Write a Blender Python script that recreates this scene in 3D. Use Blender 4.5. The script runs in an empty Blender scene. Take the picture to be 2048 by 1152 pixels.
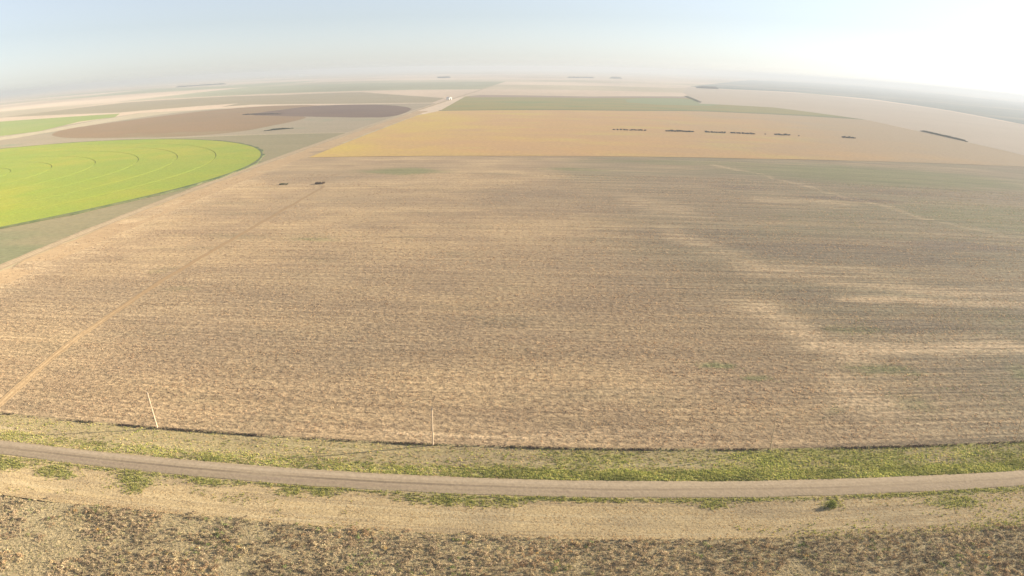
import bpy, math
import numpy as np
from mathutils import Matrix, Vector

sc = bpy.context.scene
col = sc.collection
rng = np.random.default_rng(7)

# ------------------------------------------------------------------ camera
CAM_H = 88.0
PITCH, ROLL, YAW = 0.2842, 0.0035, -0.0516
cd = bpy.data.cameras.new('camera')
cam = bpy.data.objects.new('camera', cd)
col.objects.link(cam)
cd.type = 'PANO'
cd.panorama_type = 'FISHEYE_LENS_POLYNOMIAL'
cd.sensor_fit = 'HORIZONTAL'
cd.sensor_width = 36.0
MM = 36.0 / 2.048
cd.fisheye_fov = math.pi
cd.fisheye_polynomial_k0 = 0.0
cd.fisheye_polynomial_k1 = -0.6452 / MM
cd.fisheye_polynomial_k2 = 0.0
cd.fisheye_polynomial_k3 = 0.0124 / MM ** 3
cd.fisheye_polynomial_k4 = 0.0
cd.clip_start = 0.5
cd.clip_end = 200000.0
cam.matrix_world = (Matrix.Translation((0, 0, CAM_H)) @ Matrix.Rotation(-YAW, 4, 'Z')
                    @ Matrix.Rotation(math.pi / 2 - PITCH, 4, 'X') @ Matrix.Rotation(ROLL, 4, 'Z'))
sc.camera = cam

# ------------------------------------------------------------------ light
SUN_EL = math.radians(16.0)
SUN_AZ = math.radians(16.5)          # from +X (east along the road) towards +Y
sdir = Vector((math.cos(SUN_EL) * math.cos(SUN_AZ), math.cos(SUN_EL) * math.sin(SUN_AZ), math.sin(SUN_EL)))
world = bpy.data.worlds.new('World')
sc.world = world
world.use_nodes = True
wt = world.node_tree
wt.nodes.clear()
wo = wt.nodes.new('ShaderNodeOutputWorld')
bg = wt.nodes.new('ShaderNodeBackground')
sky = wt.nodes.new('ShaderNodeTexSky')
sky.sky_type = 'NISHITA'
sky.sun_disc = False
sky.sun_elevation = SUN_EL
sky.sun_rotation = math.pi / 2 - SUN_AZ
sky.altitude = 300.0
sky.air_density = 1.0
sky.dust_density = 0.25
sky.ozone_density = 3.0
bg.inputs['Strength'].default_value = 0.053
hs = wt.nodes.new('ShaderNodeHueSaturation')      # hazy air: the whole sky a little paler
hs.inputs['Saturation'].default_value = 0.40
wt.links.new(sky.outputs[0], hs.inputs['Color'])
tn = wt.nodes.new('ShaderNodeVectorMath'); tn.operation = 'MULTIPLY'
tn.inputs[1].default_value = (0.985, 1.0, 1.06)
wt.links.new(hs.outputs[0], tn.inputs[0])
wt.links.new(tn.outputs[0], bg.inputs[0])
wt.links.new(bg.outputs[0], wo.inputs[0])
sl = bpy.data.lights.new('sun', 'SUN')
sl.energy = 5.0
sl.angle = math.radians(0.4)
sl.color = (1.0, 0.88, 0.70)
sun = bpy.data.objects.new('sun', sl)
col.objects.link(sun)
sun.rotation_euler = (-sdir).to_track_quat('-Z', 'Y').to_euler()
sun.location = sdir * 500
sc.view_settings.view_transform = 'Standard'
sc.view_settings.look = 'None'
sc.view_settings.exposure = 1.72
sc.view_settings.gamma = 1.0
sc.view_settings.use_curve_mapping = False
sc.render.engine = 'CYCLES'
sc.cycles.use_denoising = True
sc.cycles.max_bounces = 6
sc.cycles.volume_bounces = 1
sc.cycles.sample_clamp_indirect = 4.0

# ------------------------------------------------------------------ helpers
def tag(o, label=None, cat=None, group=None, kind=None):
    if label: o['label'] = label
    if cat: o['category'] = cat
    if group: o['group'] = group
    if kind: o['kind'] = kind
    return o

def link(name, me, mat=None, parent=None):
    o = bpy.data.objects.new(name, me)
    col.objects.link(o)
    if mat is not None and not me.materials: me.materials.append(mat)
    if parent is not None: o.parent = parent
    return o

def mesh_np(name, V, F, colors=None, attrs=None, smooth=False):
    """V (n,3), F (m,k) all the same k."""
    me = bpy.data.meshes.new(name)
    V = np.asarray(V, np.float32); F = np.asarray(F, np.int32)
    m, k = F.shape
    me.vertices.add(len(V)); me.vertices.foreach_set('co', V.ravel())
    me.loops.add(m * k); me.loops.foreach_set('vertex_index', F.ravel())
    me.polygons.add(m); me.polygons.foreach_set('loop_start', np.arange(0, m * k, k, dtype=np.int32))
    me.polygons.foreach_set('use_smooth', np.full(m, smooth))
    if colors is not None:
        a = me.color_attributes.new('tint', 'FLOAT_COLOR', 'POINT')
        c = np.ones((len(V), 4), np.float32); c[:, :3] = colors
        a.data.foreach_set('color', c.ravel())
    for n, v in (attrs or {}).items():
        a = me.attributes.new(n, 'FLOAT', 'POINT')
        a.data.foreach_set('value', np.asarray(v, np.float32))
    me.update(calc_edges=True); me.validate()
    return me

def vn(x, y, s, seed=0):
    """smooth value noise 0..1 in numpy"""
    x = np.asarray(x, float) / s + 1000.37 * (seed + 1); y = np.asarray(y, float) / s + 517.7 * (seed + 1)
    xi = np.floor(x).astype(np.int64); yi = np.floor(y).astype(np.int64)
    fx = x - xi; fy = y - yi
    fx = fx * fx * (3 - 2 * fx); fy = fy * fy * (3 - 2 * fy)
    def hsh(a, b):
        n = (a * 374761393 + b * 668265263 + seed * 1442695) & 0x7fffffff
        n = ((n ^ (n >> 13)) * 1274126177) & 0x7fffffff
        return ((n ^ (n >> 16)) & 0xffff) / 65535.0
    return (hsh(xi, yi) * (1 - fx) + hsh(xi + 1, yi) * fx) * (1 - fy) + (hsh(xi, yi + 1) * (1 - fx) + hsh(xi + 1, yi + 1) * fx) * fy

def fbm(x, y, s, seed=0, o=4):
    r = 0; a = .5; t = 0
    for i in range(o):
        r = r + a * vn(x, y, s / 2 ** i, seed + i * 11); t += a; a *= .55
    return r / t

def grid(name, xs, ys, zf, attrs=None):
    X, Y = np.meshgrid(xs, ys); X = X.ravel(); Y = Y.ravel()
    nx = len(xs); ny = len(ys)
    i = np.arange(nx - 1)[None, :] + nx * np.arange(ny - 1)[:, None]
    i = i.ravel()
    F = np.stack([i, i + 1, i + 1 + nx, i + nx], 1)
    V = np.stack([X, Y, zf(X, Y)], 1)
    return mesh_np(name, V, F, attrs={k: f(X, Y) for k, f in (attrs or {}).items()}, smooth=True)

# ---- node helpers
class NT:
    def __init__(s, name):
        s.m = bpy.data.materials.new(name); s.m.use_nodes = True
        s.t = s.m.node_tree; s.t.nodes.clear()
        s.out = s.t.nodes.new('ShaderNodeOutputMaterial')
        s.pos = s.t.nodes.new('ShaderNodeNewGeometry').outputs['Position']
    def put(s, sock, v):
        if hasattr(v, 'is_linked') or isinstance(v, bpy.types.NodeSocket): s.t.links.new(v, sock)
        else:
            if sock.type == 'RGBA' and len(v) == 3: v = (*v, 1)
            sock.default_value = v
    def vec(s, sx=1, sy=1, sz=1):
        n = s.t.nodes.new('ShaderNodeVectorMath'); n.operation = 'MULTIPLY'
        s.put(n.inputs[0], s.pos); n.inputs[1].default_value = (sx, sy, sz); return n.outputs[0]
    def noise(s, scale, detail=4, rough=.55, sx=1, sy=1, off=0):
        """scale = features per metre"""
        n = s.t.nodes.new('ShaderNodeTexNoise')
        v = s.vec(sx * scale, sy * scale, scale)
        if off:
            a = s.t.nodes.new('ShaderNodeVectorMath'); s.put(a.inputs[0], v); a.inputs[1].default_value = (off, off * 1.7, off * .3); v = a.outputs[0]
        s.put(n.inputs['Vector'], v); n.inputs['Scale'].default_value = 1
        n.inputs['Detail'].default_value = detail; n.inputs['Roughness'].default_value = rough
        return n.outputs[0]
    def ramp(s, f, a, b, to0=0., to1=1.):
        n = s.t.nodes.new('ShaderNodeMapRange'); n.interpolation_type = 'SMOOTHSTEP'
        s.put(n.inputs['Value'], f); n.inputs['From Min'].default_value = a; n.inputs['From Max'].default_value = b
        n.inputs['To Min'].default_value = to0; n.inputs['To Max'].default_value = to1
        return n.outputs[0]
    def math(s, op, a, b=0.):
        n = s.t.nodes.new('ShaderNodeMath'); n.operation = op
        s.put(n.inputs[0], a); s.put(n.inputs[1], b); return n.outputs[0]
    def mix(s, f, a, b):
        n = s.t.nodes.new('ShaderNodeMix'); n.data_type = 'RGBA'
        s.put(n.inputs['Factor'], f); s.put(n.inputs[6], a); s.put(n.inputs[7], b); return n.outputs[2]
    def mul(s, c, f):
        n = s.t.nodes.new('ShaderNodeVectorMath'); n.operation = 'SCALE'
        s.put(n.inputs[0], c); s.put(n.inputs['Scale'], f); return n.outputs[0]
    def attr(s, name, fac=True):
        n = s.t.nodes.new('ShaderNodeAttribute'); n.attribute_name = name
        return n.outputs['Fac'] if fac else n.outputs['Color']
    def bump(s, h, dist, strength=1.):
        n = s.t.nodes.new('ShaderNodeBump'); n.inputs['Strength'].default_value = strength
        n.inputs['Distance'].default_value = dist; s.put(n.inputs['Height'], h); return n.outputs[0]
    def done(s, color, rough=.95, normal=None, spec=.1, diff=.55, trans=0.):
        b = s.t.nodes.new('ShaderNodeBsdfPrincipled')
        s.put(b.inputs['Base Color'], color); b.inputs['Roughness'].default_value = rough
        b.inputs['Specular IOR Level'].default_value = spec
        b.inputs['Diffuse Roughness'].default_value = diff
        if normal is not None: s.put(b.inputs['Normal'], normal)
        o = b.outputs[0]
        if trans:
            t = s.t.nodes.new('ShaderNodeBsdfTranslucent'); s.put(t.inputs[0], color)
            x = s.t.nodes.new('ShaderNodeMixShader'); x.inputs[0].default_value = trans
            s.t.links.new(o, x.inputs[1]); s.t.links.new(t.outputs[0], x.inputs[2]); o = x.outputs[0]
        s.t.links.new(o, s.out.inputs['Surface'])
        return s.m

# ------------------------------------------------------------------ palette (linear albedo)
STRAW = (.40, .29, .145); SOIL = (.30, .208, .122); BROWN = (.185, .125, .076); GREYB = (.225, .185, .125)
GREEN = (.135, .165, .045); YGREEN = (.27, .265, .065); PALE = (.47, .37, .225); DARK = (.115, .085, .055)

# ------------------------------------------------------------------ ground sheet
def ground_material():
    n = NT('ground')
    # sections of half a mile, each with its own crop or fallow tone
    q = n.t.nodes.new('ShaderNodeVectorMath'); q.operation = 'SNAP'
    a = n.t.nodes.new('ShaderNodeVectorMath'); n.put(a.inputs[0], n.pos); a.inputs[1].default_value = (285, 150, 0)
    n.put(q.inputs[0], a.outputs[0]); q.inputs[1].default_value = (1610, 805, 1e6)
    w = n.t.nodes.new('ShaderNodeTexWhiteNoise'); w.noise_dimensions = '2D'; n.put(w.inputs['Vector'], q.outputs[0])
    v = w.outputs[0]
    c = n.mix(n.ramp(v, .25, .45), (.58, .45, .32), (.51, .385, .27))
    c = n.mix(n.ramp(v, .60, .68), c, (.42, .345, .22))
    c = n.mix(n.ramp(v, .84, .9), c, (.27, .265, .15))
    big = n.noise(.0012, 5, .6, 1, .35)
    c = n.mul(c, n.ramp(big, .3, .7, .82, 1.15))
    c = n.mix(n.ramp(n.noise(.0006, 4, .55, 1, .5, 31), .52, .66, 0, .55), c, (.60, .47, .34))
    c = n.mul(c, n.ramp(n.noise(.05, 3, .6), .3, .7, .9, 1.1))
    return n.done(c)
E2 = 42000.0
xs = np.concatenate([np.linspace(-E2, -4000, 12), np.linspace(-3000, 3000, 25), np.linspace(4000, E2, 12)])
me = grid('ground', xs, xs, lambda x, y: np.full(len(x), -0.32))
tag(link('ground', me, ground_material()), 'flat pale farmland plain reaching the hazy horizon', kind='structure')

# ------------------------------------------------------------------ farther fields
def chaikin(P, it=2):
    P = [np.array(p, float) for p in P]
    for _ in range(it):
        Q = []
        for i in range(len(P)):
            a, b = P[i], P[(i + 1) % len(P)]
            Q += [a * .75 + b * .25, a * .25 + b * .75]
        P = Q
    return P

def poly_sheet(name, P, z, mat, label, smooth=0):
    if smooth: P = chaikin(P, smooth)
    me = bpy.data.meshes.new(name)
    me.from_pydata([(p[0], p[1], z) for p in P], [], [list(range(len(P)))])
    me.update()
    if me.polygons[0].normal.z < 0: me.flip_normals()
    o = link(name, me, mat)
    return tag(o, label, kind='structure')

def field_material(name, c1, c2, streak=.12, cross=.006, amount=.5, bump=.25, blotch=.009, c3=None, c3lim=(.55, .7), east=None, west=None):
    n = NT(name)
    f = n.noise(1, 4, .6, cross, streak)
    f2 = n.noise(blotch, 5, .6, 1, 1.3, 7)
    c = n.mix(n.math('ADD', n.ramp(f, .3, .7, 0, amount), n.ramp(f2, .35, .65, 0, 1 - amount)), c1, c2)
    if c3 is not None: c = n.mix(n.ramp(n.noise(blotch * .6, 4, .6, 1, 1.8, 19), *c3lim), c, c3)
    if east is not None:      # the crop thins out eastwards
        sep = n.t.nodes.new('ShaderNodeSeparateXYZ'); n.put(sep.inputs[0], n.pos)
        e = n.math('ADD', sep.outputs[0], n.math('MULTIPLY', n.math('SUBTRACT', n.noise(.008, 4, .6, 1, 1, 9), .5), 700))
        c = n.mix(n.ramp(e, 80, 620, 0, .9), c, east)
        c = n.mix(n.ramp(e, -380, 0, .8, 0), c, west)
    c = n.mul(c, n.ramp(n.noise(.35, 3, .6, .6, 1), .25, .75, .88, 1.12))
    return n.done(c, normal=n.bump(n.noise(.5, 3, .6, .5, 1), bump))

M_grey = field_material('corner_grass', (.215, .19, .105), (.25, .21, .12), c3=(.18, .18, .095))
M_corner2 = field_material('fallow_corner', (.27, .225, .145), (.31, .25, .17), c3=(.21, .225, .14))
M_yellow = field_material('ripe_crop', (.47, .285, .115), (.42, .265, .125), streak=.07, blotch=.012, amount=.5, c3=(.45, .325, .105), c3lim=(.5, .75), east=(.355, .262, .155), west=(.48, .35, .075))
M_band = field_material('mixed_crop', (.255, .21, .062), (.225, .195, .06), streak=.02, cross=.002, c3=(.175, .195, .06), c3lim=(.48, .7))
M_pale = field_material('bare_pale_soil', (.44, .35, .255), (.40, .32, .23), blotch=.004)
M_greygreen = field_material('dark_pasture', (.11, .14, .125), (.16, .175, .145), blotch=.002, cross=.0008, streak=.006, c3=(.26, .235, .18), c3lim=(.5, .66))
M_brown = field_material('worked_brown_soil', (.245, .155, .08), (.215, .145, .075), blotch=.006, c3=(.24, .19, .105))
M_darkdisc = field_material('turned_dark_soil', (.12, .072, .052), (.155, .098, .064), blotch=.008)
M_lgreen = field_material('young_crop', (.21, .27, .055), (.26, .28, .08), blotch=.006)
M_olive = field_material('olive_pasture', (.25, .205, .115), (.29, .235, .14), blotch=.004)

Z = -0.30
def nz():
    global Z
    Z += .012
    return Z
poly_sheet('quarter_section', [(-1100, 168), (-284, 168), (-286, 1056), (-1100, 1056)], nz(), M_grey, 'grey green grass corners round the lime green crop circle')
poly_sheet('quarter_section', [(-1100, 1060), (-286, 1060), (-286, 1900), (-1100, 1900)], nz(), M_corner2, 'grey tan fallow corners round the brown worked circle')
poly_sheet('field', [(-1936, 2333), (-1755, 2929), (-1304, 2954), (-1026, 2840), (-904, 2231), (-1224, 2011)], nz(), M_olive, 'olive tan pasture beyond the pale green field', 0)
poly_sheet('field', [(-1026, 2840), (-729, 2908), (-494, 2501), (-310, 2222), (-300, 1930), (-510, 1945), (-833, 2075), (-904, 2021)], nz(), M_olive, 'olive tan pasture just beyond the dark soil circle', 0)
poly_sheet('field', [(-1669, 2009), (-1446, 1972), (-1186, 1947), (-1093, 1770), (-1130, 1663), (-1057, 1401), (-1113, 1335), (-1500, 1000), (-2300, 1400)], nz(), M_lgreen, 'pale young green crop field behind the pale strip', 0)
pale_strip = NT('pale_track'); pale_strip = pale_strip.done(pale_strip.mul((.42, .35, .23), pale_strip.ramp(pale_strip.noise(.06, 4, .6), .3, .7, .85, 1.12)))
poly_sheet('farm_track', [(-1250, 950), (-1120, 1180), (-1050, 1400), (-1085, 1670), (-1085, 1890), (-960, 1890), (-820, 1960), (-640, 1975), (-640, 1962), (-810, 1945), (-935, 1850), (-975, 1660), (-985, 1410), (-1000, 1250), (-1130, 1020)], nz(), pale_strip, 'pale dusty strip between the green field and brown circle', 0)
poly_sheet('field', [(-948, 1289), (-998, 1410), (-971, 1506), (-923, 1649), (-869, 1809), (-803, 1945), (-625, 1950), (-531, 1820), (-642, 1581), (-468, 1460), (-451, 1349), (-461, 1220), (-470, 1115), (-548, 1062), (-787, 1139), (-883, 1214)], nz(), M_brown, 'reddish brown worked soil of a crop circle', 2)
poly_sheet('field', [(-660, 1575), (-630, 1724), (-600, 1873), (-502, 1900), (-387, 1840), (-305, 1690), (-288, 1532), (-288, 1409), (-315, 1365), (-486, 1453)], nz(), M_darkdisc, 'dark purplish brown half circle of turned soil', 1)
poly_sheet('field', [(-228, 1567), (151, 1634), (324, 1711), (557, 1719), (722, 1719), (603, 2087), (401, 2124), (469, 2673), (113, 2405), (-229, 2445), (-262, 2327)], nz(), M_band, 'olive and green field band behind the yellow field')
poly_sheet('field', [(-250, 2330), (-229, 2445), (113, 2405), (469, 2673), (450, 2520), (100, 2290), (-240, 2260)], nz(), field_material('mauve_fallow', (.25, .175, .13), (.28, .205, .145), blotch=.004), 'narrow mauve brown fallow strip behind the olive band')
poly_sheet('field', [(-228, 1562), (151, 1629), (324, 1706), (557, 1714), (718, 1714), (700, 1780), (540, 1765), (320, 1752), (140, 1668), (-235, 1592)], nz(), field_material('dark_edge_grass', (.15, .15, .06), (.18, .17, .07), blotch=.02), 'dark green grass strip bordering the golden field')
poly_sheet('field', [(190, 1950), (470, 2010), (440, 2480), (210, 2330)], nz(), field_material('fresh_grass', (.19, .225, .09), (.22, .23, .10), blotch=.006), 'fresher green block within the olive field band', 1)
poly_sheet('field', [(518, 3127), (453, 2534), (401, 2124), (603, 2087), (722, 1719), (716, 1414), (714, 1071), (714, 840), (1425, 900), (1900, 1500), (1425, 2134), (1526, 2807), (1529, 3564), (1283, 3982), (858, 3880), (726, 4222)], nz(), M_pale, 'pale pinkish bare field beyond the hedge')
poly_sheet('field', [(768, 4383), (909, 4113), (1364, 4232), (1616, 3767), (1595, 2934), (1475, 2209), (1960, 1560), (5000, 2500), (9000, 7000), (5342, 9862), (5204, 13289), (2718, 10710)], nz(), M_greygreen, 'dark grey green pasture fading into haze')
yellow = [(-246, 759), (-52, 765), (47, 774), (205, 794), (397, 835), (599, 883), (708, 905), (708, 1062), (706, 1232), (708, 1399), (718, 1700), (554, 1708), (322, 1701), (150, 1625), (-227, 1558), (-248, 1417), (-247, 1013)]
poly_sheet('crop_field', yellow, nz() + .05, M_yellow, 'golden yellow ripe crop field with a broken line of bushes')

# ------------------------------------------------------------------ lime green crop circle: rings of crop between the wheel tracks
def crop_material():
    n = NT('lime_crop')
    f = n.noise(.02, 5, .6); g = n.noise(.006, 3, .5, 1, 1, 5)
    c = n.mix(n.ramp(f, .35, .65), (.255, .30, .036), (.305, .305, .04))
    c = n.mix(n.ramp(g, .4, .62, 0, .65), c, (.22, .285, .042))
    c = n.mul(c, n.ramp(n.noise(.6, 3, .65), .25, .75, .82, 1.14))
    return n.done(c, normal=n.bump(n.noise(.9, 3, .6), .35))
M_crop = crop_material()
CX, CY, CR = -686., 651., 401.
def ring(r0, r1, z, zb, seg=220, jit=0.):
    a = np.linspace(0, 2 * np.pi, seg, endpoint=False); ca, sa = np.cos(a), np.sin(a)
    def circ(r, zz, j=0): return np.stack([CX + (r + j) * ca, CY + (r + j) * sa, np.full(seg, zz)], 1)
    j = jit * (vn(CX + r1 * ca, CY + r1 * sa, 14, 3) - .5)
    rows = [circ(r0, zb), circ(r0, z), circ(r1, z, j), circ(r1, zb, j)]
    V = np.concatenate(rows); F = []
    i = np.arange(seg); k = (i + 1) % seg
    for q in range(3): F.append(np.stack([q * seg + i, (q + 1) * seg + i, (q + 1) * seg + k, q * seg + k], 1))
    return mesh_np('ring', V, np.concatenate(F))
rim = NT('rim_weeds'); rim = rim.done(rim.mix(rim.ramp(rim.noise(.05, 4, .6), .4, .6), (.085, .11, .045), (.14, .15, .07)))
circle = link('crop_circle', ring(400.6, 404.5, .84, Z, jit=5), rim)
tag(circle, 'lime green irrigated crop circle with curved wheel tracks', kind='structure')
edges = [.5, 24, 71, 118, 165, 215, 264, 308, 351, 400.7]
for q in range(len(edges) - 1):
    link('crop_ring', ring(edges[q] + (.38 if q else 0), edges[q + 1] - .38 * (q < len(edges) - 2), .75, Z, jit=0), M_crop, circle)
wt_m = NT('wheel_soil'); wt_m = wt_m.done(wt_m.mul((.09, .085, .045), wt_m.ramp(wt_m.noise(.2), .3, .7, .8, 1.2)))
link('wheel_track', ring(.1, 401.4, nz() + .02, Z), wt_m, circle)

# ------------------------------------------------------------------ stubble field
def seg_mask(x, y, pts, w):
    d = np.full(len(x), 1e9)
    for (x0, y0), (x1, y1) in zip(pts[:-1], pts[1:]):
        dx, dy = x1 - x0, y1 - y0; L = dx * dx + dy * dy
        t = np.clip(((x - x0) * dx + (y - y0) * dy) / L, 0, 1)
        d = np.minimum(d, np.hypot((x - x0 - t * dx), (y - y0 - t * dy)))
    return np.exp(-(d / w) ** 2)
def ell(x, y, cx, cy, rx, ry):
    d = np.hypot((x - cx) / rx, (y - cy) / ry)
    return np.clip(1.5 - d, 0, 1)
def wob(x, y):
    return (x + 26 * (fbm(x, y, 30, 5) - .5), y + 16 * (fbm(x, y, 26, 9) - .5))
def m_pale(x, y):
    X, Y = wob(x, y)
    m = np.zeros(len(x))
    for pts, w, k in (([(78, 280), (86, 254), (90, 238), (97, 228)], 11, .62), ([(89, 238), (114, 238), (140, 234), (172, 236), (260, 236)], 9, .85),
                      ([(105, 250), (170, 247)], 7, .4), ([(60, 524), (86, 465)], 24, .34), ([(95, 350), (122, 318), (150, 310), (190, 306), (280, 309)], 14, .55),
                      ([(130, 292), (280, 290)], 7, .7), ([(110, 345), (150, 335)], 18, .4), ([(83, 208), (88, 196), (95, 188)], 10, .6), ([(155, 538), (205, 530)], 18, .38),
                      ([(150, 728), (178, 683), (202, 612), (235, 531), (259, 481), (284, 434)], 6, .42), ([(96, 205), (99, 190)], 9, .3),
                      ([(-40, 171), (52, 176), (140, 180)], 6, .4), ([(20, 200), (60, 200)], 9, .3), ([(95, 330), (60, 430)], 16, .4),
                      ([(-255, 200), (-262, 700)], 22, .45), ([(-200, 582), (-60, 590)], 14, .3), ([(-250, 402), (-230, 372), (-203, 337), (-176, 300)], 2.6, .42), ([(-60, 330), (40, 320)], 14, .2), ([(-200, 260), (-120, 255)], 14, .25)):
        m = np.maximum(m, k * seg_mask(X, Y, pts, w))
    return m
def m_green(x, y):
    X, Y = wob(x, y)
    m = np.zeros(len(x))
    for cx, cy, rx, ry, k in ((-128, 650, 42, 22, .9), (26, 670, 40, 12, .7), (49, 220, 7, 4, .9), (103, 217, 16, 5, .8), (155, 213, 9, 7, .9), (58, 209, 4, 3, .8),
                              (-121, 384, 20, 5, .6), (-181, 322, 9, 9, .45), (-162, 290, 9, 7, .45), (103, 190, 12, 9, .5), (82, 188, 5, 4, .6), (110, 258, 14, 9, .5),
                              (330, 700, 190, 85, .75), (180, 740, 200, 26, .6), (330, 500, 100, 80, .6), (230, 260, 70, 40, .45), (170, 470, 80, 40, .35), (150, 200, 40, 20, .3)):
        m = np.maximum(m, k * ell(X, Y, cx, cy, rx, ry))
    return m
def m_rows(x, y):
    t = np.clip((x + .12 * y - 20 + 90 * (fbm(x, y, 120, 83) - .5)) / 150, 0, 1)
    return t * t * (3 - 2 * t)
def m_dark(x, y):
    X, Y = wob(x, y)
    m = np.zeros(len(x))
    for cx, cy, rx, ry, k in ((146, 590, 26, 12, .7), (222, 552, 40, 13, .9), (235, 402, 55, 14, .8), (81, 410, 60, 30, .5), (112, 292, 30, 20, .5),
                              (-25, 540, 60, 35, .4), (130, 262, 40, 12, .5), (160, 380, 90, 30, .6), (60, 600, 70, 40, .3), (40, 290, 60, 30, .35), (150, 222, 60, 7, .45), (280, 600, 60, 25, .5)):
        m = np.maximum(m, k * ell(X, Y, cx, cy, rx, ry))
    return m
def stubble_material():
    n = NT('stubble')
    sep = n.t.nodes.new('ShaderNodeSeparateXYZ'); n.put(sep.inputs[0], n.pos)
    near = n.ramp(sep.outputs[1], 230, 520, 1, .5)    # clods lie thickest near the road
    pale, green, dark = n.attr('pale'), n.attr('green'), n.attr('dark')
    row = n.noise(1, 3, .6, .012, .42)          # long thin rows running east-west
    row2 = n.noise(1, 3, .6, .0025, .15, 3); rows = n.attr('rows')
    clod = n.noise(.62, 4, .68, .75, 1)
    blot = n.noise(.03, 5, .62, .6, 1, 11)
    big = n.noise(.007, 4, .55, .7, 1.2, 23)
    c = n.mix(n.ramp(row, .3, .7), (.43, .304, .168), (.51, .366, .203))
    c = n.mix(n.math('MULTIPLY', n.ramp(row2, .42, .60), n.ramp(rows, 0, 1, .2, .95)), c, (.24, .182, .112))
    c = n.mix(n.math('MULTIPLY', n.ramp(n.noise(1, 3, .6, .003, .22, 77), .55, .68), n.ramp(rows, 0, 1, .15, .7)), c, (.47, .35, .21))
    c = n.mix(n.ramp(blot, .36, .66, 0, .65), c, (.29, .205, .126))
    c = n.mix(n.ramp(n.noise(.045, 5, .65, .35, 1, 17), .52, .72, 0, .6), c, (.26, .205, .118))
    c = n.mix(n.math('MULTIPLY', n.ramp(rows, .2, 1), n.ramp(n.noise(.016, 4, .6, .4, 1, 37), .3, .7, .3, .95)), c, (.25, .212, .125))
    c = n.mix(n.ramp(big, .40, .64, 0, .55), c, (.265, .20, .128))
    def m(a, k, off):
        j = n.math('ADD', a, n.math('MULTIPLY', n.math('SUBTRACT', n.noise(.16, 5, .7, .22, 1, off), .5), k))
        return j
    c = n.mix(n.ramp(m(dark, 1.0, 41), .2, .9, 0, .75), c, (.175, .135, .098))
    c = n.mix(n.ramp(m(green, 1.0, 51), .25, .9, 0, .8), c, (.205, .205, .088))
    c = n.mix(n.ramp(n.math('ADD', pale, n.math('MULTIPLY', n.math('SUBTRACT', n.noise(1, 5, .7, .03, .28, 61), .5), 1.4)), .10, .85, 0, 1.0), c, (.55, .405, .24))
    c = n.mul(c, n.math('ADD', 1.0, n.math('MULTIPLY', n.ramp(clod, .34, .66, -.32, .22), near)))
    c = n.mul(c, n.math('ADD', 1.0, n.math('MULTIPLY', n.ramp(n.noise(1.6, 3, .7, .7, 1, 2), .3, .7, -.14, .12), near)))
    c = n.mul(c, n.math('ADD', 1.0, n.math('MULTIPLY', n.ramp(n.noise(1, 4, .7, .008, .5, 91), .36, .64, -.24, .18), n.ramp(rows, 0, 1, .5, 1))))
    h = n.math('ADD', n.math('MULTIPLY', clod, near), n.math('MULTIPLY', row, .7))
    return n.done(c, normal=n.bump(h, .55))
M_stub = stubble_material()
xs = np.arange(-272, 713, 4.0); ys = np.concatenate([np.arange(165.4, 400, 3.0), np.arange(402, 905, 5.0)])
me = grid('stubble_field', xs, ys, lambda x, y: .02 + .10 * (vn(x, y, 22, 2) - .5) + .12 * np.clip((167.2 - y) / 1.8, 0, 1), dict(pale=m_pale, green=m_green, dark=m_dark, rows=m_rows))
tag(link('stubble_field', me, M_stub), 'broad tan stubble field with faint rows and sandy patches', kind='structure')
# crop sheet lies over the stubble's far edge
Y_edge = [o for o in col.objects if o.name.startswith('crop_field')][0]
Y_edge.location.z = .30

# ------------------------------------------------------------------ roads and tracks
def strip(name, pts, w, z, mat, label, n=None, wig=.0, taper=1.):
    """a ribbon along pts with width w, several verts across for crown"""
    pts = np.array(pts, float)
    d = np.concatenate([[0], np.cumsum(np.hypot(*np.diff(pts, axis=0).T))])
    t = np.arange(0, d[-1], n or 4.0)
    X = np.interp(t, d, pts[:, 0]); Y = np.interp(t, d, pts[:, 1])
    tx, ty = np.gradient(X), np.gradient(Y); L = np.hypot(tx, ty); nx, ny = -ty / L, tx / L
    o = wig * (fbm(t, t * 0, 25, 4) - .5)
    X = X + nx * o; Y = Y + ny * o
    ac = np.linspace(-.5, .5, 9)
    we = w * (1 + .25 * (vn(t, t * 0, 7, 8) - .5)) * np.linspace(1, taper, len(t))
    V = np.stack([X[:, None] + nx[:, None] * ac * we[:, None], Y[:, None] + ny[:, None] * ac * we[:, None], np.full((len(t), 9), z) + 0 * ac], 2)
    U = np.broadcast_to(ac * w, (len(t), 9))
    i = (np.arange(8)[None, :] + 9 * np.arange(len(t) - 1)[:, None]).ravel()
    F = np.stack([i, i + 1, i + 10, i + 9], 1)
    me = mesh_np(name, V.reshape(-1, 3), F, attrs={'across': U.ravel()}, smooth=True)
    if me.polygons[0].normal.z < 0: me.flip_normals()
    return tag(link(name, me, mat), label, kind='structure')

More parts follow.
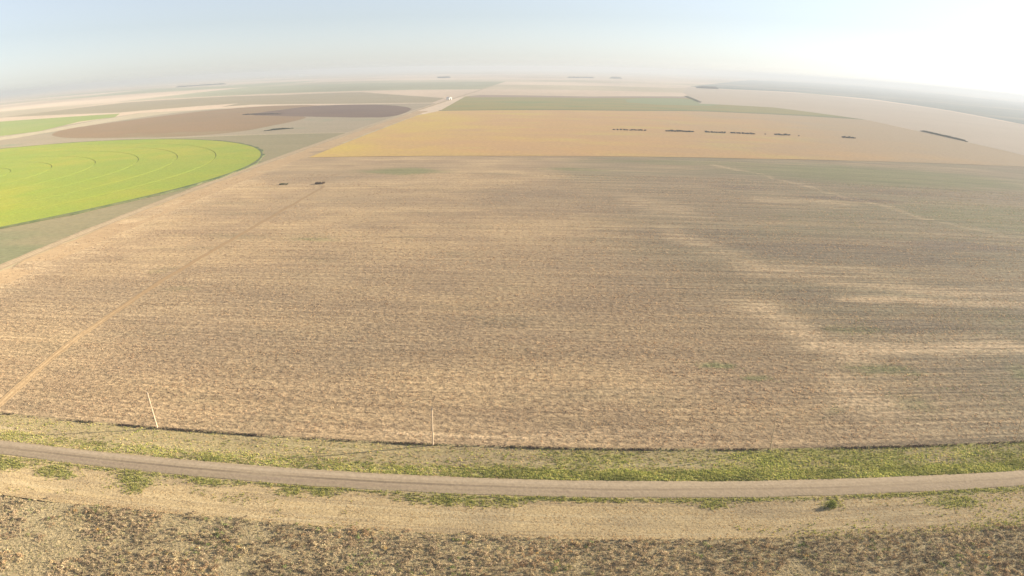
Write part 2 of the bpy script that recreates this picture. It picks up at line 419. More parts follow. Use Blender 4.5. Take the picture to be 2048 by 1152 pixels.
def road_material():
    n = NT('gravel_road')
    sep = n.t.nodes.new('ShaderNodeSeparateXYZ'); n.put(sep.inputs[0], n.pos)
    y = n.math('ADD', sep.outputs[1], n.math('MULTIPLY', n.math('SUBTRACT', n.noise(.02, 3), .5), 1.4))
    c = n.mix(n.ramp(n.noise(1, 4, .6, .02, .9), .3, .7), (.305, .235, .155), (.345, .27, .178))
    def band(y0, w, k, col, off):
        global _c
        d = n.math('ABSOLUTE', n.math('SUBTRACT', y, y0))
        f = n.math('MULTIPLY', n.ramp(d, w * .4, w, 1, 0), n.math('MULTIPLY', n.ramp(n.noise(.02, 4, .6, 1, .3, off), .30, .58, .2 * k, k), n.ramp(sep.outputs[0], -40, 40, 1, .45)))
        return lambda c: n.mix(f, c, col)
    for y0, w, k, cc, off in ((146.1, .6, .95, (.19, .145, .10), 3), (144.7, .9, .7, (.26, .195, .14), 9), (147.2, .4, .45, (.27, .205, .145), 14), (148.3, 1.0, .6, (.39, .31, .22), 21)):
        c = band(y0, w, k, cc, off)(c)
    c = n.mul(c, n.ramp(n.noise(.8, 4, .7), .3, .7, .9, 1.1))
    return n.done(c, normal=n.bump(n.noise(1.5, 3), .06), diff=.1)
xs = np.arange(-700, 700, 3.0); prof = np.array([143.0, 143.35, 144, 145, 146.6, 148, 149, 149.6, 150.05])
pz = np.array([.02, .10, .16, .21, .24, .21, .16, .10, .02])
def roadz(x, y): return np.interp(y, prof, pz)
me = grid('road', xs, prof, roadz)
v = np.array([q.co[:] for q in me.vertices]); e = (v[:, 1] < 143.2) | (v[:, 1] > 149.9)
v[e, 1] += .9 * (fbm(v[e, 0], v[e, 1], 9, 31) - .5)
me.vertices.foreach_set('co', v.astype(np.float32).ravel()); me.update()
tag(link('road', me, road_material()), 'straight dusty gravel road with worn wheel lines', kind='structure')

def track_material(name, c0, ruts, rutc, far=None):
    n = NT(name); a = n.math('ABSOLUTE', n.attr('across'))
    a = n.math('ADD', a, n.math('MULTIPLY', n.math('SUBTRACT', n.noise(.15, 3), .5), .5))
    c = n.mul(c0, n.ramp(n.noise(.3, 4, .65), .3, .7, .82, 1.15))
    if far is not None:      # sandy near the road, browner earth further in
        sep = n.t.nodes.new('ShaderNodeSeparateXYZ'); n.put(sep.inputs[0], n.pos)
        c = n.mix(n.ramp(sep.outputs[1], 215, 300), c, far)
    d = n.math('ABSOLUTE', n.math('SUBTRACT', a, ruts))
    c = n.mix(n.math('MULTIPLY', n.ramp(d, .25, .6, 1, 0), n.ramp(n.noise(.02, 3, .6, 1, 1, 4), .3, .55, .25, .95)), c, rutc)
    return n.done(c, normal=n.bump(n.noise(.8, 3), .15))
M_track = track_material('dirt_track', (.44, .31, .17), .9, (.30, .20, .105), far=(.31, .212, .115))
M_track2 = track_material('field_road', (.33, .25, .155), 1.2, (.47, .365, .23))
strip('dirt_track', [(-158, 168), (-163, 200), (-167, 225), (-171, 300), (-171, 411), (-172, 560), (-175, 572)], 3.3, .14, M_track, 'straight sandy dirt track crossing the stubble field', wig=2, taper=.7)
strip('field_road', [(-279, 152), (-279, 900), (-278, 1600), (-277, 2100), (-275, 3600)], 9, .12, M_track2, 'pale two rut field road beside the crop circles', n=12, wig=1.5)
strip('field_margin', [(-263, 168), (-263, 760), (-262, 1560)], 22, .03, field_material('field_margin', (.36, .25, .14), (.42, .30, .17)), 'tan grassy margin between the field road and the fields', n=12, wig=6)

# ------------------------------------------------------------------ verges and scrub ground
def gsouth(x, y):
    m = np.zeros(len(x))
    for cx, cy, rx, ry in ((-131, 139.6, 7, 4), (-116, 138.6, 6, 3.4), (-94, 139, 7, 4.2), (-92, 136, 4, 3), (-55, 140.5, 4, 2.2), (-48, 141, 3.4, 2), (-21, 140.4, 8, 3), (-8, 140.8, 6, 2.2), (62, 138.6, 2.6, 2.2), (92, 138, 7, 2.6), (36, 140.5, 4, 1.6), (-75, 141, 8, 1.6)):
        m = np.maximum(m, np.clip(1.45 - np.hypot((x - cx) / rx, (y - cy) / ry) + 1.3 * (fbm(x, y, 3.5, 40) - .5), 0, 1) * .62)
    edge = np.clip(1 - np.abs(y - 142.1) / 1.7, 0, 1) * (.3 + .6 * fbm(x, y, 12, 41)) + 1.1 * np.clip(fbm(x * .5, y, 10, 48) - .5 + .14 * np.clip((x - 60) / 40, -1, 1), 0, 1)
    return np.clip(np.maximum(m, edge), 0, 1)
def gnorth(x, y):
    r = np.interp(x, [-150, -60, 0, 50, 130], [.45, .5, .72, .95, .95])
    road_side = np.interp(y, [150, 150.6, 154.2, 157], [.7, 1, 1, 0.3])
    mid = np.interp(x, [-60, 60], [.45, .85]) * np.clip(fbm(x * .6, y, 14, 44) * 2 - .5, 0, 1)
    return np.clip(r * np.maximum(road_side * (.45 + .8 * fbm(x, y, 8, 45)), mid), 0, 1)
def verge_material(name, dry, dry2, green, green2):
    n = NT(name)
    c = n.mix(n.ramp(n.noise(.35, 4, .65, .5, 1), .32, .68), dry, dry2)
    c = n.mix(n.ramp(n.noise(.06, 4, .6, .6, 1, 6), .48, .7, 0, .6), c, (.30, .235, .145))
    c = n.mix(n.ramp(n.noise(1, 4, .6, .02, .7, 8), .48, .66, 0, .7), c, (.31, .235, .14))
    c = n.mix(n.ramp(n.noise(1, 3, .6, .015, .5, 28), .54, .7, 0, .5), c, (.52, .42, .25))
    g = n.math('ADD', n.attr('green'), n.math('MULTIPLY', n.math('SUBTRACT', n.noise(.5, 4, .65, .5, 1, 9), .5), .9))
    c = n.mix(n.ramp(g, .2, .75, 0, .92), c, n.mix(n.ramp(n.noise(.25, 3, .6, 1, 1, 15), .35, .65), green, green2))
    c = n.mul(c, n.ramp(n.noise(1.8, 3, .7), .3, .7, .82, 1.16))
    return n.done(c, normal=n.bump(n.noise(1.3, 4, .65), .14))
def vz_n(x, y): return np.interp(y, [149.9, 151.5, 154, 157, 161, 164, 165.6], [-.03, -.02, -.14, -.20, -.08, .04, .10]) + .06 * (vn(x, y, 5, 3) - .5)
def vz_s(x, y): return np.interp(y, [126, 130, 138, 141.5, 143.2], [.04, .0, -.10, -.10, -.03]) + .06 * (vn(x, y, 5, 4) - .5)
M_vn = verge_material('verge_grass', (.34, .275, .14), (.42, .335, .165), (.23, .235, .06), (.37, .35, .09))
M_vs = verge_material('dry_verge', (.43, .325, .175), (.50, .38, .205), (.25, .245, .08), (.34, .31, .11))
me = grid('verge', np.arange(-400, 400, 2.), np.linspace(149.85, 165.7, 17), vz_n, {'green': gnorth})
tag(link('verge', me, M_vn), 'green and straw coloured grass verge below the utility poles', kind='structure')
me = grid('verge', np.arange(-400, 400, 2.), np.linspace(125.5, 143.3, 19), vz_s, {'green': gsouth})
tag(link('verge', me, M_vs), 'dry mown tan verge between the road and scrub', kind='structure')
def scrub_edge(x): return 127.0 - 1.6 * np.clip((-75 - x) / 30, 0, 1.5) + 1.8 * (fbm(x, x * 0, 10, 71) - .5)
n = NT('scrub_soil')
c = n.mix(n.ramp(n.noise(.4, 4, .65), .32, .68), (.30, .24, .14), (.42, .33, .18))
c = n.mix(n.ramp(n.noise(.08, 4, .6, 1, 1, 4), .5, .7, 0, .6), c, (.42, .34, .195))
M_scrub = n.done(n.mul(c, n.ramp(n.noise(2.2, 3, .7), .3, .7, .75, 1.2)), normal=n.bump(n.noise(1.2, 4, .65), .4))
xs = np.arange(-400, 400, 2.); t = np.linspace(0, 1, 14)
X = np.repeat(xs[None], 14, 0); Yg = 40 + t[:, None] * (scrub_edge(xs)[None] - 40)
i = (np.arange(len(xs) - 1)[None, :] + len(xs) * np.arange(13)[:, None]).ravel()
F = np.stack([i, i + 1, i + 1 + len(xs), i + len(xs)], 1)
me = mesh_np('scrub_ground', np.stack([X.ravel(), Yg.ravel(), .07 + .1 * vn(X.ravel(), Yg.ravel(), 6, 6)], 1), F, smooth=True)
tag(link('scrub_ground', me, M_scrub), 'brown weedy soil at the edge of the scrub', kind='structure')

# ------------------------------------------------------------------ plants as many small faces
n = NT('plant_tint')
M_plant = n.done(n.attr('tint', False), rough=.9, diff=.3, trans=.3)

def tufts(name, x, y, z, hgt, wid, tint, nb, label, cat, bushy=False, jit=.22, lean=.55, gain=1.45, leaf=(.16, .34)):
    """one mesh of many tufts; each tuft nb small tapering faces"""
    N = len(x); M = N * nb
    idx = np.repeat(np.arange(N), nb)
    a = rng.uniform(0, 2 * np.pi, M); r = np.sqrt(rng.uniform(0, 1, M))
    H = hgt[idx]; W = wid[idx]
    if bushy:   # leaf faces spread through a dome
        el = rng.uniform(.05, 1, M) ** .8
        cr = r * np.sqrt(np.clip(1.05 - el * el, 0, 1))
        C = np.stack([x[idx] + W * .5 * cr * np.cos(a), y[idx] + W * .5 * cr * np.sin(a), z[idx] + H * el * .88], 1)
        s = W * rng.uniform(*leaf, M)
        d1 = rng.normal(size=(M, 3)); d1[:, 2] = np.abs(d1[:, 2]) * .9 + .1; d1 /= np.linalg.norm(d1, axis=1)[:, None]
        d2 = np.cross(d1, rng.normal(size=(M, 3))); d2 /= np.linalg.norm(d2, axis=1)[:, None]
        A = C - d1 * s[:, None] * .7 - d2 * s[:, None] * .45; B = C - d1 * s[:, None] * .5 + d2 * s[:, None] * .5; D = C + d1 * s[:, None] * .9
        for q in (A, B): q[:, 2] = np.maximum(q[:, 2], z[idx] - .02)
    else:       # blades leaning out of a clump
        bx = x[idx] + W * .32 * r * np.cos(a); by = y[idx] + W * .32 * r * np.sin(a)
        p = a + rng.normal(0, .8, M) + np.pi / 2; bw = W * rng.uniform(.10, .24, M)
        A = np.stack([bx - bw * np.cos(p), by - bw * np.sin(p), z[idx] - .02], 1)
        B = np.stack([bx + bw * np.cos(p), by + bw * np.sin(p), z[idx] - .02], 1)
        o = W * rng.uniform(.1, lean, M)
        D = np.stack([bx + o * np.cos(a), by + o * np.sin(a), z[idx] + H * rng.uniform(.5, 1.05, M)], 1)
    V = np.stack([A, B, D], 1).reshape(-1, 3)
    Fc = np.arange(3 * M).reshape(M, 3)
    cc = gain * tint[idx] * rng.uniform(1 - jit, 1 + jit, M)[:, None]
    me = mesh_np(name, V, Fc, colors=np.clip(np.repeat(cc, 3, 0), 0, .8))
    o = link(name, me, M_plant)
    return tag(o, label, cat, kind='stuff')

def pick(cols, w, n):
    w = np.array(w, float); return np.array(cols)[rng.choice(len(cols), n, p=w / w.sum())]
def scatter(n, x0, x1, y0, y1): return rng.uniform(x0, x1, n), rng.uniform(y0, y1, n)

# scrub in the foreground
x, y = scatter(52000, -160, 150, 82, 129)
k = (y < scrub_edge(x) - .1 + .8 * rng.normal(size=len(x))) & (fbm(x, y, 7, 91) > np.interp(x, [-130, -70, -30, 150], [.49, .43, .30, .30]) + .12 * (rng.random(len(x)) - .5)) & (rng.random(len(x)) < .8)
x, y = x[k], y[k]; N = len(x)
tc = pick([(.255, .193, .125), (.30, .23, .146), (.35, .275, .168), (.20, .15, .10), (.24, .23, .11), (.40, .325, .19), (.42, .28, .10)], [6, 7, 5, 4, .7, 2, .15], N)
g = (fbm(x, y, 9, 95) > .62)[:, None] * (rng.random(N) < .16)[:, None]
tc = np.where(g, np.array((.17, .20, .07)), tc)
pt = fbm(x, y, 13, 97)[:, None]
tc = tc * np.clip(.8 + 1.4 * (pt - .3), .75, 1.5) * np.interp(x, [-120, -60, -30], [1.2, 1.1, 1.0])[:, None]
br = (fbm(x, y, 10, 99)[:, None] > .56) & (rng.random(N) < .6)[:, None]
tc = np.where(br, tc * np.array((.92, .82, .74)), tc)
s = .28 + .8 * rng.random(N) ** 2.2
tufts('scrub_weeds', x, y, np.full(N, .1), s * rng.uniform(.35, .7, N), s * 1.25, tc, 22, 'dense brown dry weeds and scrub growing south of the dry verge', 'weeds', bushy=True, jit=.22, leaf=(.10, .22), gain=1.2)
x, y = scatter(50000, -160, 150, 82, 128); k = y < scrub_edge(x) + .5; x, y = x[k], y[k]; N = len(x)
tufts('scrub_grass', x, y, np.full(N, .08), rng.uniform(.15, .38, N), rng.uniform(.22, .5, N), pick([(.38, .305, .17), (.31, .25, .145), (.24, .20, .12), (.22, .22, .10)], [4, 4, 3, 2], N), 5, 'short straw grass between the scrub weeds', 'grass')

# south verge
x, y = scatter(64000, -170, 160, 125.5, 143.0); gg = gsouth(x, y)
k = rng.random(len(x)) < np.clip(.16 + .5 * np.clip(fbm(x * .5, y, 4, 15) - .35, 0, 1) + .7 * gg + .35 * np.clip((129 - y) / 3, 0, 1), 0, 1); x, y, gg = x[k], y[k], gg[k]; N = len(x)
gr = rng.random(N) < gg * 1.3
tc = np.where(gr[:, None], pick([(.21, .215, .06), (.29, .27, .085), (.17, .185, .06)], [3, 4, 2], N), pick([STRAW, (.42, .32, .18), (.30, .22, .13)], [3, 3, 2], N))
tufts('verge_tufts', x, y, vz_s(x, y), np.where(gr, rng.uniform(.2, .5, N), rng.uniform(.05, .16, N)), np.where(gr, rng.uniform(.25, .6, N), rng.uniform(.2, .4, N)), tc, 7, 'sparse straw tufts and green weed patches on the dry verge', 'grass')

# north verge
x, y = scatter(70000, -190, 175, 150.0, 164.6); gg = gnorth(x, y)
k = rng.random(len(x)) < np.clip(.10 + .4 * np.clip(fbm(x, y, 4, 17) - .3, 0, 1) + .75 * gg, 0, 1) * np.interp(y, [155, 157], [1, .6]); x, y, gg = x[k], y[k], gg[k]; N = len(x)
gr = rng.random(N) < gg * 1.25
tc = np.where(gr[:, None], pick([(.20, .21, .055), (.30, .285, .085), (.16, .18, .055), (.38, .345, .13)], [4, 3, 2, 1.5], N), pick([STRAW, (.42, .33, .18), (.23, .19, .12), (.27, .25, .12)], [3, 2, 2, 2], N))
tc = tc * np.interp(fbm(x * .6, y, 6, 19), [.3, .68], [.8, 1.4])[:, None]
tufts('verge_grass', x, y, vz_n(x, y), np.where(gr, rng.uniform(.2, .45, N), rng.uniform(.1, .28, N)), np.where(gr, rng.uniform(.25, .65, N), rng.uniform(.2, .5, N)), tc, 7, 'lush green and straw grass between the road and poles', 'grass')

# dark weeds along the field edge
N = 4200
x = rng.uniform(-230, 215, N); k = rng.random(N) < np.clip(2.6 * (fbm(x, x * 0, 7, 55) - .3), .08, 1); x = x[k]; N = len(x)
y = 164.75 + .2 * rng.normal(size=N)
tufts('tumbleweed_line', x, y, np.full(N, .05), rng.uniform(.25, .6, N), rng.uniform(.4, .9, N), pick([(.10, .07, .055), (.15, .105, .075), (.09, .095, .055), (.25, .19, .11)], [4, 3, 2, 1], N), 12, 'dark line of dead weeds along the stubble field edge', 'weeds', bushy=True)

# stubble clumps and clods in the near part of the field
def place_stub(n, y0, y1, hw, s0, s1, name, label):
    yy = rng.uniform(y0, y1, n); w = hw(yy); xx = rng.uniform(-1, 1, n) * w - .05 * yy
    k = (xx > -268) & (xx < 705) & (np.abs(xx - np.interp(yy, [168, 200, 225, 300, 600], [-158, -163, -167, -171, -173])) > 3.2); xx, yy = xx[k], yy[k]
    pl, gn, dk = m_pale(xx, yy), m_green(xx, yy), m_dark(xx, yy)
    k = rng.random(len(xx)) < np.clip(.28 + .7 * (fbm(xx * .5, yy, 7, 61) - .4) + .6 * (fbm(xx * .03, yy, 5, 67) - .45) + .2 * dk - .25 * pl, .06, 1)
    xx, yy, pl, gn, dk = xx[k], yy[k], pl[k], gn[k], dk[k]; N = len(xx)
    tc = pick([(.41, .287, .17), (.33, .228, .142), (.22, .155, .102), (.47, .34, .205), (.155, .11, .076)], [4, 4, 3, 2, 1.6], N)
    tc = np.where((rng.random(N) < gn * .7)[:, None], np.array((.16, .175, .075)), tc)
    tufts(name, xx, yy, np.full(N, .03), rng.uniform(.10, .34, N), rng.uniform(s0, s1, N), tc, 5, label, 'stubble', jit=.25)
place_stub(120000, 166, 330, lambda q: q * .95, .3, .8, 'stubble_clumps', 'short straw stubble clumps standing in the nearer field')
place_stub(120000, 330, 640, lambda q: q * .82, .6, 1.25, 'stubble_clumps', 'sparse straw stubble clumps in the farther field')

# ------------------------------------------------------------------ utility poles
def tube(r0, r1, z0, z1, seg=10, rows=5, dx=0., dy=0., bend=0.):
    V = []; t = np.linspace(0, 1, rows)
    for q in t:
        r = r0 + (r1 - r0) * q; a = np.arange(seg) * 2 * np.pi / seg
        V.append(np.stack([dx + r * np.cos(a) + bend * q * q, dy + r * np.sin(a), np.full(seg, z0 + (z1 - z0) * q)], 1))
    V = np.concatenate(V); i = np.arange(seg); k = (i + 1) % seg
    F = [np.stack([q * seg + i, q * seg + k, (q + 1) * seg + k, (q + 1) * seg + i], 1) for q in range(rows - 1)]
    V = np.concatenate([V, [[dx + bend, dy, z1 + r1 * .15]]])
    top = (rows - 1) * seg
    F.append(np.stack([top + i, top + k, np.full(seg, len(V) - 1), np.full(seg, len(V) - 1)], 1))
    return V, F
def tube_mesh(name, *a, **k):
    V, F = tube(*a, **k); me = bpy.data.meshes.new(name)
    me.from_pydata(V.tolist(), [], [list(dict.fromkeys(f)) for q in F for f in q.tolist()]); me.update()
    for p in me.polygons: p.use_smooth = True
    return me
def wood(name, c1, c2):
    n = NT(name)
    c = n.mix(n.ramp(n.noise(6, 4, .6, 1, 1), .3, .7), c1, c2)
    return n.done(n.mul(c, n.ramp(n.noise(1, 3, .6), .3, .7, .85, 1.12)), rough=.85, diff=.4)
M_wood = wood('pale_wood', (.56, .43, .29), (.64, .50, .35)); M_wood2 = wood('grey_wood', (.50, .385, .25), (.55, .425, .28))
n = NT('steel'); M_steel = n.done((.32, .31, .29), rough=.5, spec=.4)
n = NT('porcelain'); M_porc = n.done((.30, .24, .20), rough=.3, spec=.5)
def box_mesh(name, x0, x1, y0, y1, z0, z1):
    me = bpy.data.meshes.new(name)
    me.from_pydata([(a, b, c) for c in (z0, z1) for b in (y0, y1) for a in (x0, x1)], [], [(0, 2, 3, 1), (4, 5, 7, 6), (0, 1, 5, 4), (2, 6, 7, 3), (0, 4, 6, 2), (1, 3, 7, 5)])
    me.update(); return me
labels = ['pale wooden utility pole leaning noticeably, nearest the sandy dirt track', 'upright pale wooden utility pole next to the leaning one',
          'weathered tan utility pole across the road from the lone bush', 'weathered tan utility pole farthest from the sandy dirt track']
for i, (px, lean, mat, hh) in enumerate(((-100.6, -.13, M_wood, 10.2), (-27.4, .0, M_wood, 9.9), (54.4, .02, M_wood2, 9.9), (124.0, 0, M_wood2, 10.0))):
    e = bpy.data.objects.new('utility_pole', None); col.objects.link(e); e.location = (px, 164.55, .0); e.rotation_euler = (0, lean, 0)
    tag(e, labels[i], 'utility pole', 'utility poles along the road')
    link('shaft', tube_mesh('shaft', .21 if i < 2 else .16, .13 if i < 2 else .10, -.3, hh, seg=12, rows=8, bend=.08), mat, e)
    b = link('bracket', box_mesh('bracket', -.06, .14, -.03, .03, hh - .35, hh + .18), M_steel, e); b.location = (.08, -.17, 0)
    link('insulator', tube_mesh('insulator', .075, .05, hh + .14, hh + .42, seg=8, rows=3, dx=.1, dy=-.17), M_porc, e)
    link('insulator', tube_mesh('insulator', .06, .05, hh - 1.75, hh - 1.5, seg=8, rows=3, dx=-.27, dy=0), M_porc, e)
    link('bracket', box_mesh('bracket', -.34, -.05, -.03, .03, hh - 1.8, hh - 1.72), M_steel, e)

# ------------------------------------------------------------------ bushes and trees
def crown_mesh(name, rx, ry, h, nleaf, c1, c2, seed, leaf=.35, base=.0, lobes=7):
    r = np.random.default_rng(seed)
    L = np.stack([r.uniform(-.62, .62, lobes) * rx, r.uniform(-.55, .55, lobes) * ry, base + (h - base) * r.uniform(.25, .68, lobes)], 1)
    LR = r.uniform(.32, .55, lobes) * min(rx, ry, h)
    k = r.integers(0, lobes, nleaf); d = r.normal(size=(nleaf, 3)); d /= np.linalg.norm(d, axis=1)[:, None]
    C = L[k] + d * (LR[k] * r.uniform(.45, 1.08, nleaf) ** .6)[:, None]
    C[:, 2] = np.clip(C[:, 2], .04, h)
    s = leaf * r.uniform(.5, 1.2, nleaf)
    d1 = r.normal(size=(nleaf, 3)); d1 /= np.linalg.norm(d1, axis=1)[:, None]
    d2 = np.cross(d1, r.normal(size=(nleaf, 3))); d2 /= np.linalg.norm(d2, axis=1)[:, None]
    V = np.stack([C - d1 * s[:, None] * .5 - d2 * s[:, None] * .4, C - d1 * s[:, None] * .4 + d2 * s[:, None] * .4, C + d1 * s[:, None] * .8], 1).reshape(-1, 3)
    V[:, 2] = np.maximum(V[:, 2], .01)
    t = r.random((nleaf, 1)); cc = np.array(c1) * (1 - t) + np.array(c2) * t
    return mesh_np(name, V, np.arange(3 * nleaf).reshape(-1, 3), colors=np.repeat(cc, 3, 0))
n = NT('bark'); M_bark = n.done(n.mul((.16, .115, .08), n.ramp(n.noise(4), .3, .7, .8, 1.2)))
def bush_root(loc, name, label, cat, group=None, rz=0., scale=1.):
    e = bpy.data.objects.new(name, None); col.objects.link(e); e.location = loc; e.rotation_euler = (0, 0, rz)
    e.scale = (scale,) * 3 if np.isscalar(scale) else scale
    return tag(e, label, cat, group)
def trunk_mesh(h, r, nl, seed):
    q = np.random.default_rng(seed); Vs = []; Fs = []; o = 0
    for j in range(nl):
        V, F = tube(r if j == 0 else r * .55, r * .35, -.15, h * q.uniform(.6, 1), seg=6, rows=4, dx=q.uniform(-.2, .2) * (j > 0), dy=q.uniform(-.2, .2) * (j > 0), bend=q.uniform(-.7, .7) * h * .5)
        Vs.append(V); Fs += [[o + b for b in dict.fromkeys(f)] for z in F for f in z.tolist()]; o += len(V)
    me = bpy.data.meshes.new('trunk'); me.from_pydata(np.concatenate(Vs).tolist(), [], Fs); me.update(); return me

# roadside bush
e = bush_root((61.8, 138.3, vz_s(np.array([61.8]), np.array([138.3]))[0]), 'bush', 'leafy green bush standing alone on the dry verge', 'bush')
link('crown', crown_mesh('crown', 1.25, 1.0, 1.35, 900, (.10, .14, .035), (.24, .25, .06), 3, leaf=.22, lobes=9), M_plant, e)
link('stem', trunk_mesh(.9, .05, 4, 5), M_bark, e)

# brush at the end of the dirt track
e = bush_root((-180, 579, .03), 'brush_pile', 'dark brown brush pile at the end of the dirt track', 'brush pile', rz=.2)
link('brush', crown_mesh('brush', 6.0, 2.6, 1.7, 1500, (.14, .10, .066), (.25, .18, .115), 8, leaf=.6, lobes=18), M_plant, e)
link('branch', trunk_mesh(1.6, .12, 6, 9), M_bark, e)
e = bush_root((-209, 577, .03), 'bush', 'low dark green bush in the stubble near the brush pile', 'bush', rz=.1)
link('crown', crown_mesh('crown', 5.2, 2.4, 1.1, 1100, (.10, .115, .055), (.17, .18, .085), 12, leaf=.5, lobes=16), M_plant, e)
link('stem', trunk_mesh(.9, .08, 5, 6), M_bark, e)

# broken line of low trees in the yellow field
protoc = [crown_mesh('crown', 3.2, 2.6, 3.6, 420, (.035, .045, .03), (.085, .085, .05), 20 + q, leaf=1.0, base=.3, lobes=9) for q in range(4)]
protot = [trunk_mesh(2.2, .16, 3, 40 + q) for q in range(4)]
clumps = [('clump farthest from the long hedge', 86, 134, 1111, 11, .72), ('longest clump', 160, 203, 1113, 10, .95), ('clump next to the longest clump', 219, 251, 1117, 8, .85), ('clump next to the small clump', 259, 295, 1119, 9, .85),
          ('small clump', 327, 352, 1125, 6, .85), ('lone clump nearest the long hedge', 440, 460, 1140, 5, 1.0)]
for nm, x0, x1, y0, cnt, sc_ in clumps:
    for j in range(cnt):
        q = rng.integers(0, 4)
        e = bush_root((x0 + (x1 - x0) * (j + .5) / cnt + rng.uniform(-1, 1), y0 + rng.uniform(-2.5, 2.5), .22), 'low_tree', 'low dark bushy tree in the %s' % nm, 'tree', 'trees in the ' + nm, rz=rng.uniform(0, 6.28), scale=(sc_ * rng.uniform(.8, 1.25), sc_ * rng.uniform(.8, 1.2), sc_ * rng.uniform(.5, .85)))
        link('crown', protoc[q], M_plant, e); link('trunk', protot[q], M_bark, e)
for xx in (364, 312):
    e = bush_root((xx, 1123, .22), 'low_shrub', 'tiny brown shrub in a gap between the tree clumps', 'shrub', 'tiny shrubs in the gaps', scale=.45)
    link('crown', protoc[0], M_plant, e); link('trunk', protot[0], M_bark, e)

# hedge on the yellow field's edge, hedge remnant in the fallow corner
def hedge(name, p0, p1, w, h, nleaf, label, seed, c1=(.05, .06, .035), c2=(.10, .105, .06)):
    r = np.random.default_rng(seed); p0 = np.array(p0, float); p1 = np.array(p1, float); L = np.linalg.norm(p1 - p0); u = (p1 - p0) / L; v = np.array([-u[1], u[0]])
    t = r.uniform(-.5, .5, nleaf) * L; prof = .55 + .6 * fbm(t + 500, t * 0, 9, seed)
    taper = np.clip((L / 2 - np.abs(t)) / 15, .3, 1)
    zz = r.random(nleaf) ** .7 * h * prof * taper; ww = r.uniform(-.5, .5, nleaf) * w * taper
    C = np.stack([u[0] * t + v[0] * ww, u[1] * t + v[1] * ww, zz], 1)
    s = r.uniform(.5, 1.3, nleaf); d1 = r.normal(size=(nleaf, 3)); d1 /= np.linalg.norm(d1, axis=1)[:, None]
    d2 = np.cross(d1, r.normal(size=(nleaf, 3))); d2 /= np.linalg.norm(d2, axis=1)[:, None]
    V = np.stack([C - d1 * s[:, None] * .5 - d2 * s[:, None] * .4, C - d1 * s[:, None] * .4 + d2 * s[:, None] * .4, C + d1 * s[:, None] * .7], 1).reshape(-1, 3)
    V[:, 2] = np.maximum(V[:, 2], 0)
    k = r.random((nleaf, 1)); me = mesh_np(name, V, np.arange(3 * nleaf).reshape(-1, 3), colors=np.repeat(np.array(c1) * (1 - k) + np.array(c2) * k, 3, 0))
    o = link(name, me, M_plant); o.location = ((p0[0] + p1[0]) / 2, (p0[1] + p1[1]) / 2, -.1)
    return tag(o, label, 'hedge')
hedge('hedge', (721, 1440), (712, 1236), 4, 3.2, 9000, 'long dark hedge on the edge of the golden field', 1)
hedge('hedge', (-432, 1118), (-398, 1156), 3, 2.2, 1800, 'short dark hedge in the fallow corner by the field road', 2)
hedge('hedge', (-660, 1583), (-560, 1555), 6, 2.5, 2500, 'dark brush strip at the tip of the dark soil half circle', 4, (.08, .06, .045), (.13, .10, .075))
hedge('hedge', (452, 2660), (412, 2180), 12, 3.5, 3500, 'thin hedge between the green band and pale bare field', 5)
hedge('hedge', (760, 4320), (1360, 4180), 16, 5, 5000, 'distant hedge between the pale field and dark pasture', 6)

# far shelterbelts: woods that read as one mass
def belt(name, p0, p1, w, h, nleaf, label, seed):
    o = hedge(name, p0, p1, w, h, nleaf, label, seed, (.035, .045, .035), (.07, .075, .05))
    o['category'] = 'trees'; o['kind'] = 'stuff'
    me = o.data; v = np.empty(len(me.vertices) * 3, np.float32); me.vertices.foreach_get('co', v); v = v.reshape(-1, 3, 3)
    c = v.mean(1, keepdims=True); v[:] = c + (v - c) * 4.5; v[..., 2] = np.maximum(v[..., 2], 0); me.vertices.foreach_set('co', v.ravel()); me.update()
belt('shelterbelt', (-940, 6330), (-830, 6290), 40, 14, 2500, 'hazy far grove standing beyond the end of the field road', 11)
belt('shelterbelt', (120, 6690), (350, 6710), 40, 11, 4000, 'long thin hazy grove beyond the olive field band', 12)
belt('shelterbelt', (490, 6800), (590, 6820), 40, 15, 2500, 'compact hazy grove next to the long thin far grove', 13)
belt('shelterbelt', (745, 4060), (850, 4010), 40, 12, 3000, 'hazy grove at the corner of the pale bare field', 14)
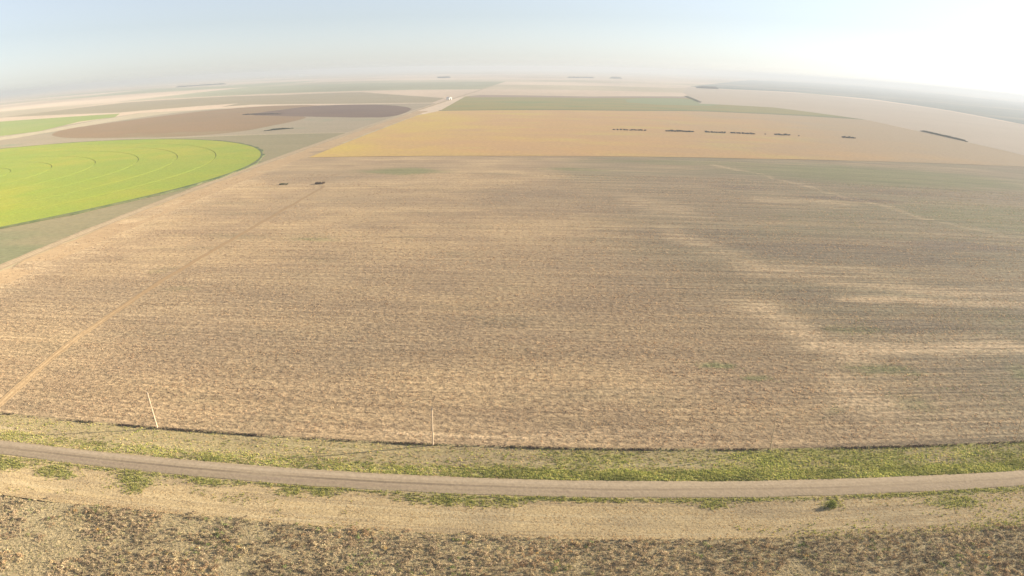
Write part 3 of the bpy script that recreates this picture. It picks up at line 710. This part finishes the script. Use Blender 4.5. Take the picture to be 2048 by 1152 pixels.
belt('shelterbelt', (-3300, 6400), (-2900, 6600), 50, 13, 4000, 'faint far grove on the plain beyond the green crop', 15)

# ------------------------------------------------------------------ white shed at the end of the field road
e = bush_root((-281, 2105, -.3), 'shed', 'small white farm shed at the end of the field road', 'shed', rz=.8, scale=1.2)
n = NT('white_metal'); M_white = n.done(n.mul((.80, .77, .70), n.ramp(n.noise(.8), .3, .7, .92, 1.04)), rough=.6, diff=.2)
n = NT('roof_metal'); M_roof = n.done((.62, .58, .52), rough=.5, diff=.2)
n = NT('dark_door'); M_door = n.done((.12, .10, .09), rough=.6)
link('wall', box_mesh('wall', -4, 4, -5, 5, -.1, 4.6), M_white, e)
me = bpy.data.meshes.new('roof'); me.from_pydata([(-4.4, -5.4, 4.5), (4.4, -5.4, 4.5), (0, -5.4, 6.4), (-4.4, 5.4, 4.5), (4.4, 5.4, 4.5), (0, 5.4, 6.4)], [], [(0, 1, 2), (3, 5, 4), (0, 2, 5, 3), (1, 4, 5, 2), (0, 3, 4, 1)]); me.update()
link('roof', me, M_roof, e)
link('door', box_mesh('door', -1.6, 1.6, -5.08, -5.004, 0, 3.4), M_door, e)

# grain elevator on the horizon
e = bush_root((-3950, 11950, -.3), 'grain_elevator', 'tiny white grain elevator on the hazy horizon', 'grain elevator')
for q in range(4): link('silo', tube_mesh('silo', 7, 7, -.3, 36, seg=14, rows=3, dx=-21 + 14.2 * q), M_white, e)
link('headhouse', box_mesh('headhouse', -6, 8, -5, 5, 35, 50), M_white, e)

# ------------------------------------------------------------------ haze
me = box_mesh('haze', -42500, 42500, -42500, 42500, -1.4, 104.0)
n = NT('haze_air'); n.t.nodes.remove(n.pos.node)
pv = n.t.nodes.new('ShaderNodeVolumePrincipled')
pv.inputs['Color'].default_value = (.415, .46, .525, 1)
pv.inputs['Density'].default_value = 0.00018
pv.inputs['Anisotropy'].default_value = 0.15
n.t.links.new(pv.outputs[0], n.out.inputs['Volume'])
tag(link('haze', me, n.m), 'pale summer haze over the plain', kind='stuff')
